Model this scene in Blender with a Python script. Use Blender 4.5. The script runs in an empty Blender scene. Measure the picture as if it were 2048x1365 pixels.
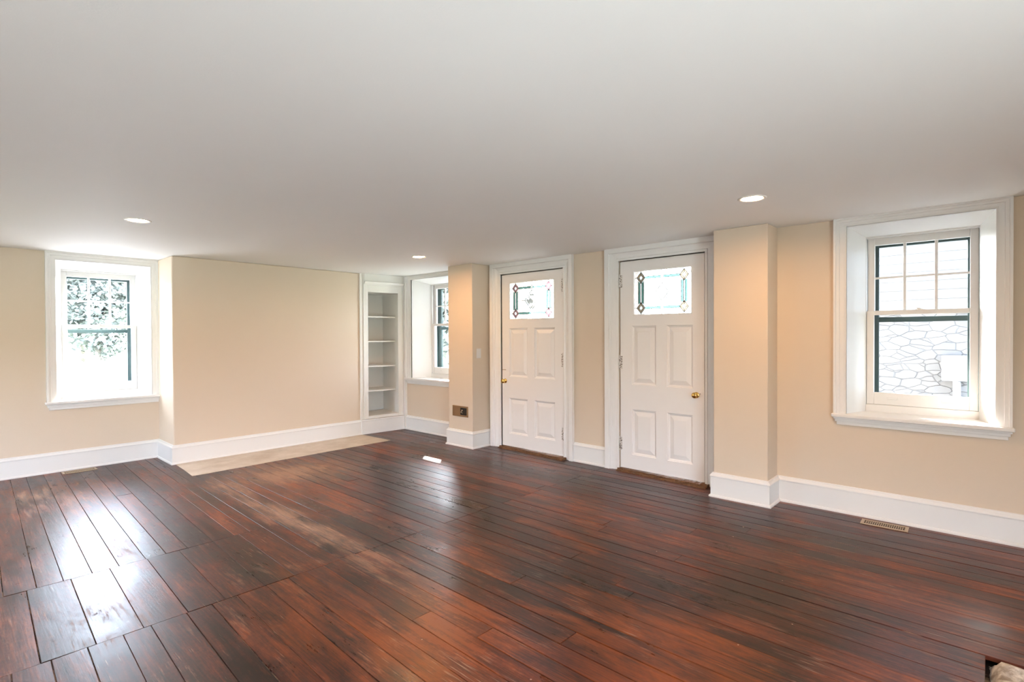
import bpy, bmesh, math, random
from mathutils import Vector, Matrix
random.seed(7)
C = bpy.context.scene.collection
S = bpy.context.scene
PI = math.pi

# ------------------------------------------------------------------ camera
cam_d = bpy.data.cameras.new('camera')
cam = bpy.data.objects.new('camera', cam_d); C.objects.link(cam)
cam_d.sensor_width = 36.0
cam_d.lens = 36.0 * 1053.1651 / 2048.0
cam_d.clip_start = 0.02; cam_d.clip_end = 400
yaw, pitch, roll = (math.radians(a) for a in (42.4086, -0.5802, -0.2729))
fw = Vector((math.cos(yaw) * math.cos(pitch), math.sin(yaw) * math.cos(pitch), math.sin(pitch)))
rt = Vector((math.sin(yaw), -math.cos(yaw), 0.0)); up = rt.cross(fw)
rt, up = rt * math.cos(roll) + up * math.sin(roll), up * math.cos(roll) - rt * math.sin(roll)
M = Matrix((rt, up, -fw)).transposed().to_4x4(); M.translation = Vector((0, 0, 1.3403))
cam.matrix_world = M
S.camera = cam

# ------------------------------------------------------------------ look, sky, sun, fill lamp
S.view_settings.view_transform = 'Standard'
S.view_settings.look = 'None'
S.view_settings.gamma = 1.0
S.view_settings.use_curve_mapping = False
S.view_settings.exposure = 0.30

SUN_DIR = Vector((-1.165, -1.10, -1.0)).normalized()      # the way the sunlight travels
W = bpy.data.worlds.new('sky'); S.world = W; W.use_nodes = True
wn = W.node_tree.nodes; wl = W.node_tree.links
sky = wn.new('ShaderNodeTexSky'); sky.sky_type = 'NISHITA'; sky.sun_disc = False
sky.sun_elevation = math.radians(32); sky.sun_rotation = math.radians(47)
sky.air_density = 1.0; sky.dust_density = 2.0; sky.ozone_density = 1.0
hsv = wn.new('ShaderNodeHueSaturation'); hsv.inputs['Saturation'].default_value = 0.30
wbal = wn.new('ShaderNodeMixRGB'); wbal.blend_type = 'MULTIPLY'; wbal.inputs[0].default_value = 1; wbal.inputs[2].default_value = (.88, .96, 1.10, 1)   # cool white balance of the daylight
wl.new(sky.outputs[0], hsv.inputs['Color']); wl.new(hsv.outputs[0], wbal.inputs[1]); wl.new(wbal.outputs[0], wn['Background'].inputs[0])
wn['Background'].inputs[1].default_value = 4.6

def lamp(name, kind, energy, color, loc, direction, **kw):
    d = bpy.data.lights.new(name, kind); d.energy = energy; d.color = color
    for k, v in kw.items(): setattr(d, k, v)
    o = bpy.data.objects.new(name, d); C.objects.link(o); o.location = loc
    o.rotation_euler = Vector(direction).to_track_quat('-Z', 'Y').to_euler()
    return o
lamp('sun', 'SUN', 46, (1.0, .95, .88), (20, 20, 20), SUN_DIR, angle=math.radians(.6))
# added area lamp outside the opening behind the camera, to brighten the ceiling
lamp('rear_fill', 'AREA', 370, (.82, .95, 1.0), (-.2, -3.9, -.15), (0, 1, .5), shape='RECTANGLE', size=2.6, size_y=.6)

# ------------------------------------------------------------------ room dimensions
H = 2.2
XR = 4.588; YL = 6.902; YB = 6.368
XF = -1.8; YR = -2.2                                      # the walls behind the camera
XP, YP0, YP1 = 4.2865, 4.9835, 4.551                      # pier left of the left door
XQ, YQ0, YQ1 = 4.3416, 1.7074, 1.2865                     # pier right of the right door
XB0, XB1 = 1.6805, 3.905                                  # chimney breast
WT = .40                                                  # wall thickness
LAMP_POS = [(1.011, 4.634), (3.542, 4.594), (3.484, 1.125), (.84, .875), (1.0, -1.3)]  # the last one is an unseen lamp, added for more light
LAMP_W = 440.0

# ------------------------------------------------------------------ materials
def new_mat(name):
    m = bpy.data.materials.new(name); m.use_nodes = True
    return m, m.node_tree.nodes, m.node_tree.links, m.node_tree.nodes['Principled BSDF']

def paint(name, col, rough=.5, bump=.0, scale=60, var=.0, metal=0, spec=.5):
    m, n, l, b = new_mat(name)
    b.inputs['Base Color'].default_value = (*col, 1); b.inputs['Roughness'].default_value = rough
    b.inputs['Metallic'].default_value = metal; b.inputs['Specular IOR Level'].default_value = spec
    tc = n.new('ShaderNodeTexCoord')
    if bump or var:
        no = n.new('ShaderNodeTexNoise'); no.inputs['Scale'].default_value = scale; no.inputs['Detail'].default_value = 4
        l.new(tc.outputs['Object'], no.inputs['Vector'])
    if bump:
        bp = n.new('ShaderNodeBump'); bp.inputs['Strength'].default_value = bump; bp.inputs['Distance'].default_value = .01
        l.new(no.outputs[0], bp.inputs['Height']); l.new(bp.outputs[0], b.inputs['Normal'])
    if var:
        n2 = n.new('ShaderNodeTexNoise'); n2.inputs['Scale'].default_value = 1.7; n2.inputs['Detail'].default_value = 3
        l.new(tc.outputs['Object'], n2.inputs['Vector'])
        mx = n.new('ShaderNodeMixRGB'); mx.inputs[1].default_value = (*[c * (1 - var) for c in col], 1); mx.inputs[2].default_value = (*[min(1, c * (1 + var)) for c in col], 1)
        l.new(n2.outputs[0], mx.inputs[0]); l.new(mx.outputs[0], b.inputs['Base Color'])
    return m

def emit(name, col, strength):
    m, n, l, b = new_mat(name)
    b.inputs['Base Color'].default_value = (*col, 1)
    b.inputs['Emission Color'].default_value = (*col, 1); b.inputs['Emission Strength'].default_value = strength
    return m

def pane(name, tint=(1, 1, 1), rough=.0, gloss=1.0, bump=0, bscale=30):
    """thin glass: clear or tinted transmission with a fresnel reflection"""
    m = bpy.data.materials.new(name); m.use_nodes = True; n = m.node_tree.nodes; l = m.node_tree.links
    n.remove(n['Principled BSDF']); out = n['Material Output']
    t = n.new('ShaderNodeBsdfTransparent'); t.inputs[0].default_value = (*tint, 1)
    g = n.new('ShaderNodeBsdfGlossy'); g.inputs['Roughness'].default_value = rough
    f = n.new('ShaderNodeFresnel'); f.inputs[0].default_value = 1.45
    mu = n.new('ShaderNodeMath'); mu.operation = 'MULTIPLY'; mu.inputs[1].default_value = gloss
    mx = n.new('ShaderNodeMixShader')
    l.new(f.outputs[0], mu.inputs[0]); l.new(mu.outputs[0], mx.inputs[0]); l.new(t.outputs[0], mx.inputs[1]); l.new(g.outputs[0], mx.inputs[2])
    if bump:
        no = n.new('ShaderNodeTexNoise'); no.inputs['Scale'].default_value = bscale
        bp = n.new('ShaderNodeBump'); bp.inputs['Strength'].default_value = bump
        tc = n.new('ShaderNodeTexCoord'); l.new(tc.outputs['Object'], no.inputs['Vector']); l.new(no.outputs[0], bp.inputs['Height']); l.new(bp.outputs[0], g.inputs['Normal'])
    l.new(mx.outputs[0], out.inputs[0])
    return m

def textured_glass(name, tint, scatter=.45):
    """leaded light: cloudy pressed glass that lets the daylight through and scatters part of it"""
    m = bpy.data.materials.new(name); m.use_nodes = True; n = m.node_tree.nodes; l = m.node_tree.links
    n.remove(n['Principled BSDF']); out = n['Material Output']
    t = n.new('ShaderNodeBsdfTransparent'); t.inputs[0].default_value = (*tint, 1)
    s = n.new('ShaderNodeBsdfTranslucent'); s.inputs[0].default_value = (*tint, 1)
    g = n.new('ShaderNodeBsdfGlossy'); g.inputs['Roughness'].default_value = .08
    tc = n.new('ShaderNodeTexCoord'); no = n.new('ShaderNodeTexNoise'); no.inputs['Scale'].default_value = 45; no.inputs['Detail'].default_value = 3
    l.new(tc.outputs['Object'], no.inputs['Vector'])
    mr = n.new('ShaderNodeMapRange'); mr.inputs['To Min'].default_value = scatter * .6; mr.inputs['To Max'].default_value = min(1, scatter * 1.4)
    l.new(no.outputs[0], mr.inputs[0])
    a = n.new('ShaderNodeMixShader'); l.new(mr.outputs[0], a.inputs[0]); l.new(t.outputs[0], a.inputs[1]); l.new(s.outputs[0], a.inputs[2])
    f = n.new('ShaderNodeFresnel'); f.inputs[0].default_value = 1.4
    bp = n.new('ShaderNodeBump'); bp.inputs['Strength'].default_value = .3; l.new(no.outputs[0], bp.inputs['Height']); l.new(bp.outputs[0], g.inputs['Normal'])
    b = n.new('ShaderNodeMixShader'); l.new(f.outputs[0], b.inputs[0]); l.new(a.outputs[0], b.inputs[1]); l.new(g.outputs[0], b.inputs[2])
    l.new(b.outputs[0], out.inputs[0])
    return m

m_wall = paint('beige_wall_paint', (.68, .570, .450), .62, .06, 220, .015)
m_ceil = paint('white_ceiling_paint', (.80, .79, .775), .7, .05, 160, .015)
m_trim = paint('white_trim_gloss', (.79, .785, .77), .34)
m_door = paint('white_door_paint', (.82, .80, .785), .38)
m_case = paint('bookcase_white_paint', (.79, .775, .73), .42)
m_brass = paint('polished_brass', (.83, .56, .18), .16, 0, metal=1)
m_bronze = paint('brown_bronze', (.30, .18, .09), .4, .1, 80, .2, metal=.6)
m_void = paint('duct_shade', (.02, .014, .008), .8)  # near-black colour stands for the shade inside ducts and keyholes
m_ventm = paint('tan_enamel', (.46, .36, .25), .4, 0, metal=.2)
m_switch = paint('white_plastic', (.78, .77, .75), .3)
m_storm = paint('dark_green_storm_frame', (.022, .045, .042), .45, .1, 60)
m_glass = pane('window_glass', (.97, .99, .985))
m_lens = emit('lamp_lens', (1.0, .55, .25), LAMP_W)
m_canring = paint('white_lamp_trim', (.82, .80, .76), .4)

def make_hinge_mat():
    m, n, l, b = new_mat('chipped_painted_hinge')
    tc = n.new('ShaderNodeTexCoord'); no = n.new('ShaderNodeTexNoise'); no.inputs['Scale'].default_value = 90; no.inputs['Detail'].default_value = 3
    r = n.new('ShaderNodeValToRGB'); r.color_ramp.elements[0].position = .50; r.color_ramp.elements[1].position = .58
    r.color_ramp.elements[0].color = (.72, .70, .67, 1); r.color_ramp.elements[1].color = (.10, .07, .05, 1)
    l.new(tc.outputs['Object'], no.inputs['Vector']); l.new(no.outputs[0], r.inputs[0]); l.new(r.outputs[0], b.inputs['Base Color'])
    b.inputs['Roughness'].default_value = .5
    return m
m_hinge = make_hinge_mat()

def wood_floor():
    m, n, l, b = new_mat('worn_mahogany_boards')
    geo = n.new('ShaderNodeTexCoord'); at = n.new('ShaderNodeAttribute'); at.attribute_name = 'board'
    sep = n.new('ShaderNodeSeparateColor'); l.new(at.outputs['Color'], sep.inputs[0])
    off = n.new('ShaderNodeVectorMath'); off.operation = 'SCALE'; off.inputs['Scale'].default_value = 37     # each board samples its own piece of wood
    l.new(at.outputs['Vector'], off.inputs[0])
    add = n.new('ShaderNodeVectorMath'); add.operation = 'ADD'; l.new(geo.outputs['Object'], add.inputs[0]); l.new(off.outputs[0], add.inputs[1])
    floor_xy = geo_pass(n, l, geo)
    def M_(op, a, b_=0.0, clamp=False):
        q = n.new('ShaderNodeMath'); q.operation = op; q.use_clamp = clamp
        for i, v in enumerate((a, b_)):
            if isinstance(v, (int, float)): q.inputs[i].default_value = v
            else: l.new(v, q.inputs[i])
        return q.outputs[0]
    def noise_(sx, sy, detail=5, rough=.6, dist=0, vec=add):
        mp = n.new('ShaderNodeMapping'); mp.inputs['Scale'].default_value = (sx, sy, 1); l.new(vec.outputs[0], mp.inputs['Vector'])
        q = n.new('ShaderNodeTexNoise'); q.inputs['Scale'].default_value = 1; q.inputs['Detail'].default_value = detail
        q.inputs['Roughness'].default_value = rough; q.inputs['Distortion'].default_value = dist; l.new(mp.outputs[0], q.inputs['Vector']); return q.outputs[0]
    def cen(v, k): return M_('MULTIPLY', M_('SUBTRACT', v, .5), k)
    def total(*v):
        o = v[0]
        for q in v[1:]: o = M_('ADD', o, q)
        return o
    def over(mask, below, col):
        q = n.new('ShaderNodeMixRGB'); q.inputs[2].default_value = (*col, 1); l.new(mask, q.inputs[0]); l.new(below, q.inputs[1]); return q.outputs[0]
    def spot(x, y, rx, ry, pw):
        mp = n.new('ShaderNodeMapping'); mp.inputs['Location'].default_value = (-x / rx, -y / ry, 0); mp.inputs['Scale'].default_value = (1 / rx, 1 / ry, 0)
        g_ = n.new('ShaderNodeTexGradient'); g_.gradient_type = 'SPHERICAL'; l.new(geo.outputs['Object'], mp.inputs['Vector']); l.new(mp.outputs[0], g_.inputs[0])
        return M_('MULTIPLY', g_.outputs['Fac'], pw)
    fig = noise_(16, 1.5, 5, .62, .7); grain = noise_(120, 4.5, 5, .68); mid = noise_(38, 3.0, 4, .6, .5)
    broad = noise_(1.7, .9, 6, .66, 0, floor_xy); blot = noise_(6.0, 3.2, 7, .70, .4, floor_xy); fine = noise_(60, 45, 5, .72, 0, floor_xy)
    t = total(cen(fig, 1.25), cen(broad, 1.9), cen(mid, .9), cen(grain, 1.0), cen(blot, 1.1), M_('MULTIPLY', sep.outputs[0], .42), cen(fine, .6))
    t = M_('ADD', t, .215, True)
    tone = n.new('ShaderNodeValToRGB'); cr = tone.color_ramp
    cr.elements[0].position = 0; cr.elements[0].color = (.012, .0050, .0048, 1)
    cr.elements[1].position = 1; cr.elements[1].color = (.225, .056, .017, 1)
    for p, c in ((.28, (.034, .0100, .0075, 1)), (.5, (.072, .0170, .0095, 1)), (.74, (.125, .030, .0125, 1))):
        e = cr.elements.new(p); e.color = c
    l.new(t, tone.inputs[0]); col = tone.outputs[0]
    # orange patches towards the front, broken up by noise and grain
    om = total(spot(1.25, 1.9, .55, 1.3, .62), spot(2.1, 1.2, 1.0, .9, .42), spot(3.0, 2.3, .35, 1.5, .26), spot(1.9, .9, .7, .5, .3), cen(noise_(5, 1.3, 6, .68, .5), 2.6), cen(grain, .7))
    col = over(M_('MULTIPLY', M_('SUBTRACT', om, .24, True), 1.25, True), col, (.255, .060, .0085))
    # tan wear where the varnish has gone, streaked with the grain
    wm = total(spot(2.30, 5.15, .75, .70, .85), spot(1.72, 4.2, .20, 2.4, .62), spot(1.80, 3.3, .16, 1.3, .35), spot(.45, 6.0, 1.0, 1.0, .40), spot(2.9, 4.9, .9, 1.1, .25),
               cen(noise_(13, 2.0, 7, .74, .3, floor_xy), 2.4), cen(grain, .9), cen(blot, .9))
    wear = M_('MULTIPLY', M_('SUBTRACT', wm, .21, True), 1.5, True)
    col = over(M_('MULTIPLY', wear, .75), col, (.44, .27, .185))
    # soft black stains
    dk = M_('MULTIPLY', M_('SUBTRACT', total(noise_(3.4, 1.6, 5, .60, .3, floor_xy), cen(fine, .25), cen(mid, .15)), .53, True), 4.2, True)
    col = over(M_('MULTIPLY', dk, .62), col, (.022, .009, .0085))
    # pale scratches along the boards, specks of plaster dust
    sc = total(noise_(170, 6, 2, .5, 0, floor_xy), cen(noise_(2.5, 2.0, 3, .6, 0, floor_xy), .55), spot(1.6, 1.6, 1.6, 1.6, .035))
    s1 = M_('MULTIPLY', M_('SUBTRACT', sc, .715, True), 9, True)
    vor = n.new('ShaderNodeTexVoronoi'); vor.inputs['Scale'].default_value = 9; l.new(geo.outputs['Object'], vor.inputs['Vector'])
    vs_ = n.new('ShaderNodeSeparateColor'); l.new(vor.outputs['Color'], vs_.inputs[0])
    s2 = M_('LESS_THAN', vor.outputs['Distance'], M_('MULTIPLY', M_('POWER', vs_.outputs[0], 4), .05))
    col = over(M_('MAXIMUM', M_('MULTIPLY', s1, .55), M_('MULTIPLY', s2, .8)), col, (.50, .37, .28))
    l.new(col, b.inputs['Base Color'])
    pit = M_('MULTIPLY', M_('SUBTRACT', total(noise_(55, 28, 4, .7, .6, floor_xy), cen(blot, .5)), .60, True), 4, True)
    rr = total(M_('MULTIPLY', broad, .20), M_('MULTIPLY', blot, .26), M_('MULTIPLY', grain, .10), M_('MULTIPLY', wear, .28), M_('MULTIPLY', pit, .25), M_('MULTIPLY', sep.outputs[1], .07))
    l.new(M_('SUBTRACT', rr, -.02), b.inputs['Roughness'])
    b.inputs['Specular IOR Level'].default_value = .38
    hgt = total(M_('MULTIPLY', grain, .30), M_('MULTIPLY', fig, .55), M_('MULTIPLY', pit, -.10))
    bp = n.new('ShaderNodeBump'); bp.inputs['Strength'].default_value = .20; bp.inputs['Distance'].default_value = .005
    l.new(hgt, bp.inputs['Height']); l.new(bp.outputs[0], b.inputs['Normal'])
    return m

def geo_pass(n, l, tc):
    v = n.new('ShaderNodeVectorMath'); v.operation = 'ADD'; v.inputs[1].default_value = (3.3, 1.7, 0); l.new(tc.outputs['Object'], v.inputs[0]); return v
m_floor = wood_floor()

def gap_mat():
    m, n, l, b = new_mat('dusty_board_gap')
    tc = n.new('ShaderNodeTexCoord'); no = n.new('ShaderNodeTexNoise'); no.inputs['Scale'].default_value = 2.2; no.inputs['Detail'].default_value = 6; no.inputs['Roughness'].default_value = .75
    r = n.new('ShaderNodeValToRGB'); r.color_ramp.elements[0].position = .47; r.color_ramp.elements[1].position = .57
    r.color_ramp.elements[0].color = (.010, .006, .005, 1); r.color_ramp.elements[1].color = (.34, .24, .16, 1)
    l.new(tc.outputs['Object'], no.inputs['Vector']); l.new(no.outputs[0], r.inputs[0]); l.new(r.outputs[0], b.inputs['Base Color'])
    b.inputs['Roughness'].default_value = .9
    return m
m_gap = gap_mat()

def mix_noise(name, c1, c2, scale, rough, bump=.3, detail=6, p0=.4, p1=.6, stretch=(1, 1, 1), dist=.01):
    m, n, l, b = new_mat(name)
    tc = n.new('ShaderNodeTexCoord'); mp = n.new('ShaderNodeMapping'); mp.inputs['Scale'].default_value = stretch
    no = n.new('ShaderNodeTexNoise'); no.inputs['Scale'].default_value = scale; no.inputs['Detail'].default_value = detail; no.inputs['Roughness'].default_value = .65
    r = n.new('ShaderNodeValToRGB'); r.color_ramp.elements[0].position = p0; r.color_ramp.elements[1].position = p1
    r.color_ramp.elements[0].color = (*c1, 1); r.color_ramp.elements[1].color = (*c2, 1)
    l.new(tc.outputs['Object'], mp.inputs[0]); l.new(mp.outputs[0], no.inputs['Vector']); l.new(no.outputs[0], r.inputs[0]); l.new(r.outputs[0], b.inputs['Base Color'])
    b.inputs['Roughness'].default_value = rough
    bp = n.new('ShaderNodeBump'); bp.inputs['Strength'].default_value = bump; bp.inputs['Distance'].default_value = dist
    l.new(no.outputs[0], bp.inputs['Height']); l.new(bp.outputs[0], b.inputs['Normal'])
    return m
m_hearth = mix_noise('limewashed_stone', (.50, .41, .32), (.68, .60, .51), 3.5, .8, .2, p0=.3, p1=.7)
m_thresh = mix_noise('raw_weathered_wood', (.045, .018, .006), (.24, .115, .045), 14, .75, .6, stretch=(6, .8, 6), p0=.35, p1=.68)
m_rubble = mix_noise('crumbled_mortar', (.30, .25, .20), (.66, .60, .52), 18, .9, .9, dist=.02)
m_rawedge = mix_noise('broken_wood_edge', (.28, .15, .07), (.50, .30, .16), 20, .8, .5)
m_lawn = mix_noise('sunlit_lawn', (.20, .24, .14), (.40, .42, .32), 1.2, .95, .4)
m_gravel = mix_noise('pale_gravel', (.36, .36, .355), (.46, .455, .45), 9, .95, .4)
m_leaf = mix_noise('pale_green_leaves', (.20, .22, .195), (.30, .325, .285), 2.5, .8, .1)
m_bark = mix_noise('grey_bark', (.12, .10, .08), (.28, .25, .21), 8, .9, .6)
m_siding = paint('white_clapboard', (.215, .22, .225), .55, .05, 30, .02)
m_slate = paint('grey_roofing', (.16, .17, .18), .7, .2, 20)
m_white_out = paint('white_outdoor_paint', (.36, .37, .38), .5)
m_meter = paint('light_grey_metal_box', (.29, .30, .31), .45)

# ------------------------------------------------------------------ mesh helpers
def finish(name, bm, mat, parent=None, smooth=False, bevel=0, segs=2):
    me = bpy.data.meshes.new(name); bm.normal_update(); bm.to_mesh(me); bm.free()
    for q in (mat if isinstance(mat, (list, tuple)) else [mat]): me.materials.append(q)
    if smooth:
        for p in me.polygons: p.use_smooth = True
    o = bpy.data.objects.new(name, me); C.objects.link(o)
    if parent: o.parent = parent
    if bevel:
        md = o.modifiers.new('bevel', 'BEVEL'); md.width = bevel; md.segments = segs; md.limit_method = 'ANGLE'; md.angle_limit = math.radians(40)
    return o

def box(bm, x0, x1, y0, y1, z0, z1, mi=0):
    vs = [bm.verts.new((x, y, z)) for z in (z0, z1) for x, y in ((x0, y0), (x1, y0), (x1, y1), (x0, y1))]
    fs = [(0, 3, 2, 1), (4, 5, 6, 7), (0, 1, 5, 4), (1, 2, 6, 5), (2, 3, 7, 6), (3, 0, 4, 7)]
    out = []
    for f in fs:
        q = bm.faces.new([vs[i] for i in f]); q.material_index = mi; out.append(q)
    if (x1 - x0) * (y1 - y0) * (z1 - z0) < 0: bmesh.ops.reverse_faces(bm, faces=out)
    return vs

def tube(bm, p0, p1, r0, r1=None, n=16, cap=True):
    r1 = r0 if r1 is None else r1
    p0, p1 = Vector(p0), Vector(p1); d = (p1 - p0).normalized()
    a = d.orthogonal().normalized(); b = d.cross(a)
    A = [bm.verts.new(p0 + (a * math.cos(t) + b * math.sin(t)) * r0) for t in [2 * PI * i / n for i in range(n)]]
    B = [bm.verts.new(p1 + (a * math.cos(t) + b * math.sin(t)) * r1) for t in [2 * PI * i / n for i in range(n)]]
    for i in range(n): bm.faces.new((A[i], A[(i + 1) % n], B[(i + 1) % n], B[i]))
    if cap: bm.faces.new(A[::-1]); bm.faces.new(B)

def lathe(bm, origin, axis, prof, n=24):
    """prof = [(distance along axis, radius), ...]"""
    o, d = Vector(origin), Vector(axis).normalized(); a = d.orthogonal().normalized(); b = d.cross(a)
    rings = []
    for h, r in prof:
        rings.append([bm.verts.new(o + d * h + (a * math.cos(t) + b * math.sin(t)) * max(r, 1e-5)) for t in [2 * PI * i / n for i in range(n)]])
    for R0, R1 in zip(rings, rings[1:]):
        for i in range(n): bm.faces.new((R0[i], R0[(i + 1) % n], R1[(i + 1) % n], R1[i]))
    bm.faces.new(rings[0][::-1]); bm.faces.new(rings[-1])

def sweep(bm, path, prof, closed=False):
    """path of (x, y); prof of (offset towards the room = right hand side, z); mitred corners"""
    P = [Vector(p) for p in path]; n = len(P); rows = []
    for i, p in enumerate(P):
        d0 = (P[i] - P[i - 1]).normalized() if (i > 0 or closed) else None
        d1 = (P[(i + 1) % n] - P[i]).normalized() if (i < n - 1 or closed) else None
        n0 = Vector((d0.y, -d0.x)) if d0 else None; n1 = Vector((d1.y, -d1.x)) if d1 else None
        if n0 and n1: m = (n0 + n1); m = m / (1 + n0.dot(n1))
        else: m = n0 or n1
        rows.append([bm.verts.new((p.x + m.x * o, p.y + m.y * o, z)) for o, z in prof])
    k = len(prof)
    for A, B in zip(rows, rows[1:]):
        for j in range(k): bm.faces.new((A[j], B[j], B[(j + 1) % k], A[(j + 1) % k]))
    bm.faces.new(rows[0][::-1] if k > 2 else rows[0]); bm.faces.new(rows[-1])
    bmesh.ops.recalc_face_normals(bm, faces=bm.faces)

def tag(o, label=None, cat=None, group=None, kind=None):
    if label: o['label'] = label
    if cat: o['category'] = cat
    if group: o['group'] = group
    if kind: o['kind'] = kind
    return o

def thing(name, loc, label, cat, group=None, kind=None, rotz=0):
    o = bpy.data.objects.new(name, None); C.objects.link(o); o.location = loc; o.rotation_euler = (0, 0, rotz)
    o.empty_display_size = .1
    return tag(o, label, cat, group, kind)

def st(name, bm, mat, label, cat, **k):
    return tag(finish(name, bm, mat, **k), label, cat, kind='structure')

# ------------------------------------------------------------------ walls
def wall_with_holes(bm, axis, face, thick, a0, a1, holes, z0=0, z1=H):
    """axis 'x': plane x=face, runs along y; axis 'y': plane y=face, runs along x. thick may be negative"""
    def b(s0, s1, q0, q1):
        if s1 - s0 < 1e-4 or q1 - q0 < 1e-4: return
        f0, f1 = min(face, face + thick), max(face, face + thick)
        if axis == 'x': box(bm, f0, f1, s0, s1, q0, q1)
        else: box(bm, s0, s1, f0, f1, q0, q1)
    cur = a0
    for h0, h1, hz0, hz1 in sorted(holes):
        b(cur, h0, z0, z1); b(h0, h1, z0, hz0); b(h0, h1, hz1, z1); cur = h1
    b(cur, a1, z0, z1)

WIN = dict(w1=(1.214, -.04, .41), w2=(.397, 0, .41), w3=(5.67, 0, .455))     # centre along wall, height offset, half opening
D1 = (3.443, 4.354); D2 = (1.887, 2.735); DT = 2.062
g = .012
bm = bmesh.new()
wall_with_holes(bm, 'y', YL, WT, XF - WT, XB0 + .03, [(1.214 - .41, 1.214 + .41, .675, 2.12)])
st('wall_left', bm, m_wall, 'beige painted plaster wall around the leftmost window', 'wall')
bm = bmesh.new()
wall_with_holes(bm, 'x', XR, WT, YR - WT, YL + WT, [
    (.397 - .41, .397 + .41, .715, 2.14), (D2[0] - g, D2[1] + g, 0, DT + g), (D1[0] - g, D1[1] + g, 0, DT + g), (5.67 - .455, 5.67 + .455, .715, 2.14)])
st('wall_right', bm, m_wall, 'beige painted plaster wall holding both panelled doors', 'wall')
bm = bmesh.new(); wall_with_holes(bm, 'y', YR, -WT, XF, XR, [(-1.5, 1.1, .20, 1.45)])  # opening added and sized for the light it lets in
st('wall_rear', bm, m_wall, 'beige wall behind the viewpoint with a wide opening added to let light in', 'wall')
bm = bmesh.new(); wall_with_holes(bm, 'x', XF, -WT, YR - WT, YL, [(4.6, 5.9, .45, 1.45)])
st('wall_front', bm, m_wall, 'beige wall with a window opening outside the picture on the left', 'wall')

bm = bmesh.new(); box(bm, XB0, XB1, YB, YL + WT, 0, H)
st('wall_chimney', bm, m_wall, 'beige chimney breast projecting right of the leftmost window', 'wall', bevel=.012, segs=3)
bm = bmesh.new(); box(bm, XB1, XR, 6.98, YL + WT, 0, H)
st('wall_alcove', bm, m_wall, 'plain wall closing the corner behind the built-in shelves', 'wall')
bm = bmesh.new(); box(bm, XP, XR + .002, YP1, YP0, 0, H)
st('wall_pier', bm, m_wall, 'beige pier between the corner window and the left door', 'wall', bevel=.006, segs=3)
bm = bmesh.new(); box(bm, XQ, XR + .002, YQ1, YQ0, 0, H)
st('wall_column', bm, m_wall, 'beige pier between the right door and the right window', 'wall', bevel=.006, segs=3)

# ceiling, with round openings for the recessed lamps
bm = bmesh.new()
R = .062
xs = sorted({XF - WT, XR + WT} | {round(x + s * .1, 4) for x, y in LAMP_POS for s in (-1, 1)})
ys = sorted({YR - WT, YL + WT} | {round(y + s * .1, 4) for x, y in LAMP_POS for s in (-1, 1)})
for i in range(len(xs) - 1):
    for j in range(len(ys) - 1):
        cx, cy = (xs[i] + xs[i + 1]) / 2, (ys[j] + ys[j + 1]) / 2
        hit = [p for p in LAMP_POS if xs[i] < p[0] < xs[i + 1] and ys[j] < p[1] < ys[j + 1]]
        if not hit:
            f = bm.faces.new([bm.verts.new(v) for v in ((xs[i], ys[j], H), (xs[i], ys[j + 1], H), (xs[i + 1], ys[j + 1], H), (xs[i + 1], ys[j], H))])
        else:
            px, py = hit[0]; n = 48; ring = []; outer = []
            for k in range(n):
                t = 2 * PI * k / n; c, s = math.cos(t), math.sin(t)
                ring.append(bm.verts.new((px + R * c, py + R * s, H)))
                sx = min(((xs[i + 1] - px) / c if c > 1e-6 else (xs[i] - px) / c if c < -1e-6 else 9e9), ((ys[j + 1] - py) / s if s > 1e-6 else (ys[j] - py) / s if s < -1e-6 else 9e9))
                outer.append(bm.verts.new((px + sx * c, py + sx * s, H)))
            for k in range(n):
                bm.faces.new((ring[k], ring[(k + 1) % n], outer[(k + 1) % n], outer[k]))
            # fill the four corner slivers
            for c_ in ((xs[i], ys[j]), (xs[i + 1], ys[j]), (xs[i + 1], ys[j + 1]), (xs[i], ys[j + 1])):
                cv = bm.verts.new((c_[0], c_[1], H)); near = sorted(range(n), key=lambda k: (outer[k].co - cv.co).length)[:2]
                if (outer[near[0]].co - cv.co).length > 1e-4: bm.faces.new((outer[near[0]], outer[near[1]], cv))
bmesh.ops.remove_doubles(bm, verts=bm.verts, dist=1e-5)
for f in bm.faces:
    if f.normal.z > 0: f.normal_flip()
box(bm, XF - WT, XR + WT, YR - WT, YL + WT, H + .12, H + .25)
st('ceiling', bm, m_ceil, 'smooth white ceiling with round recessed lamps', 'ceiling')

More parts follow.
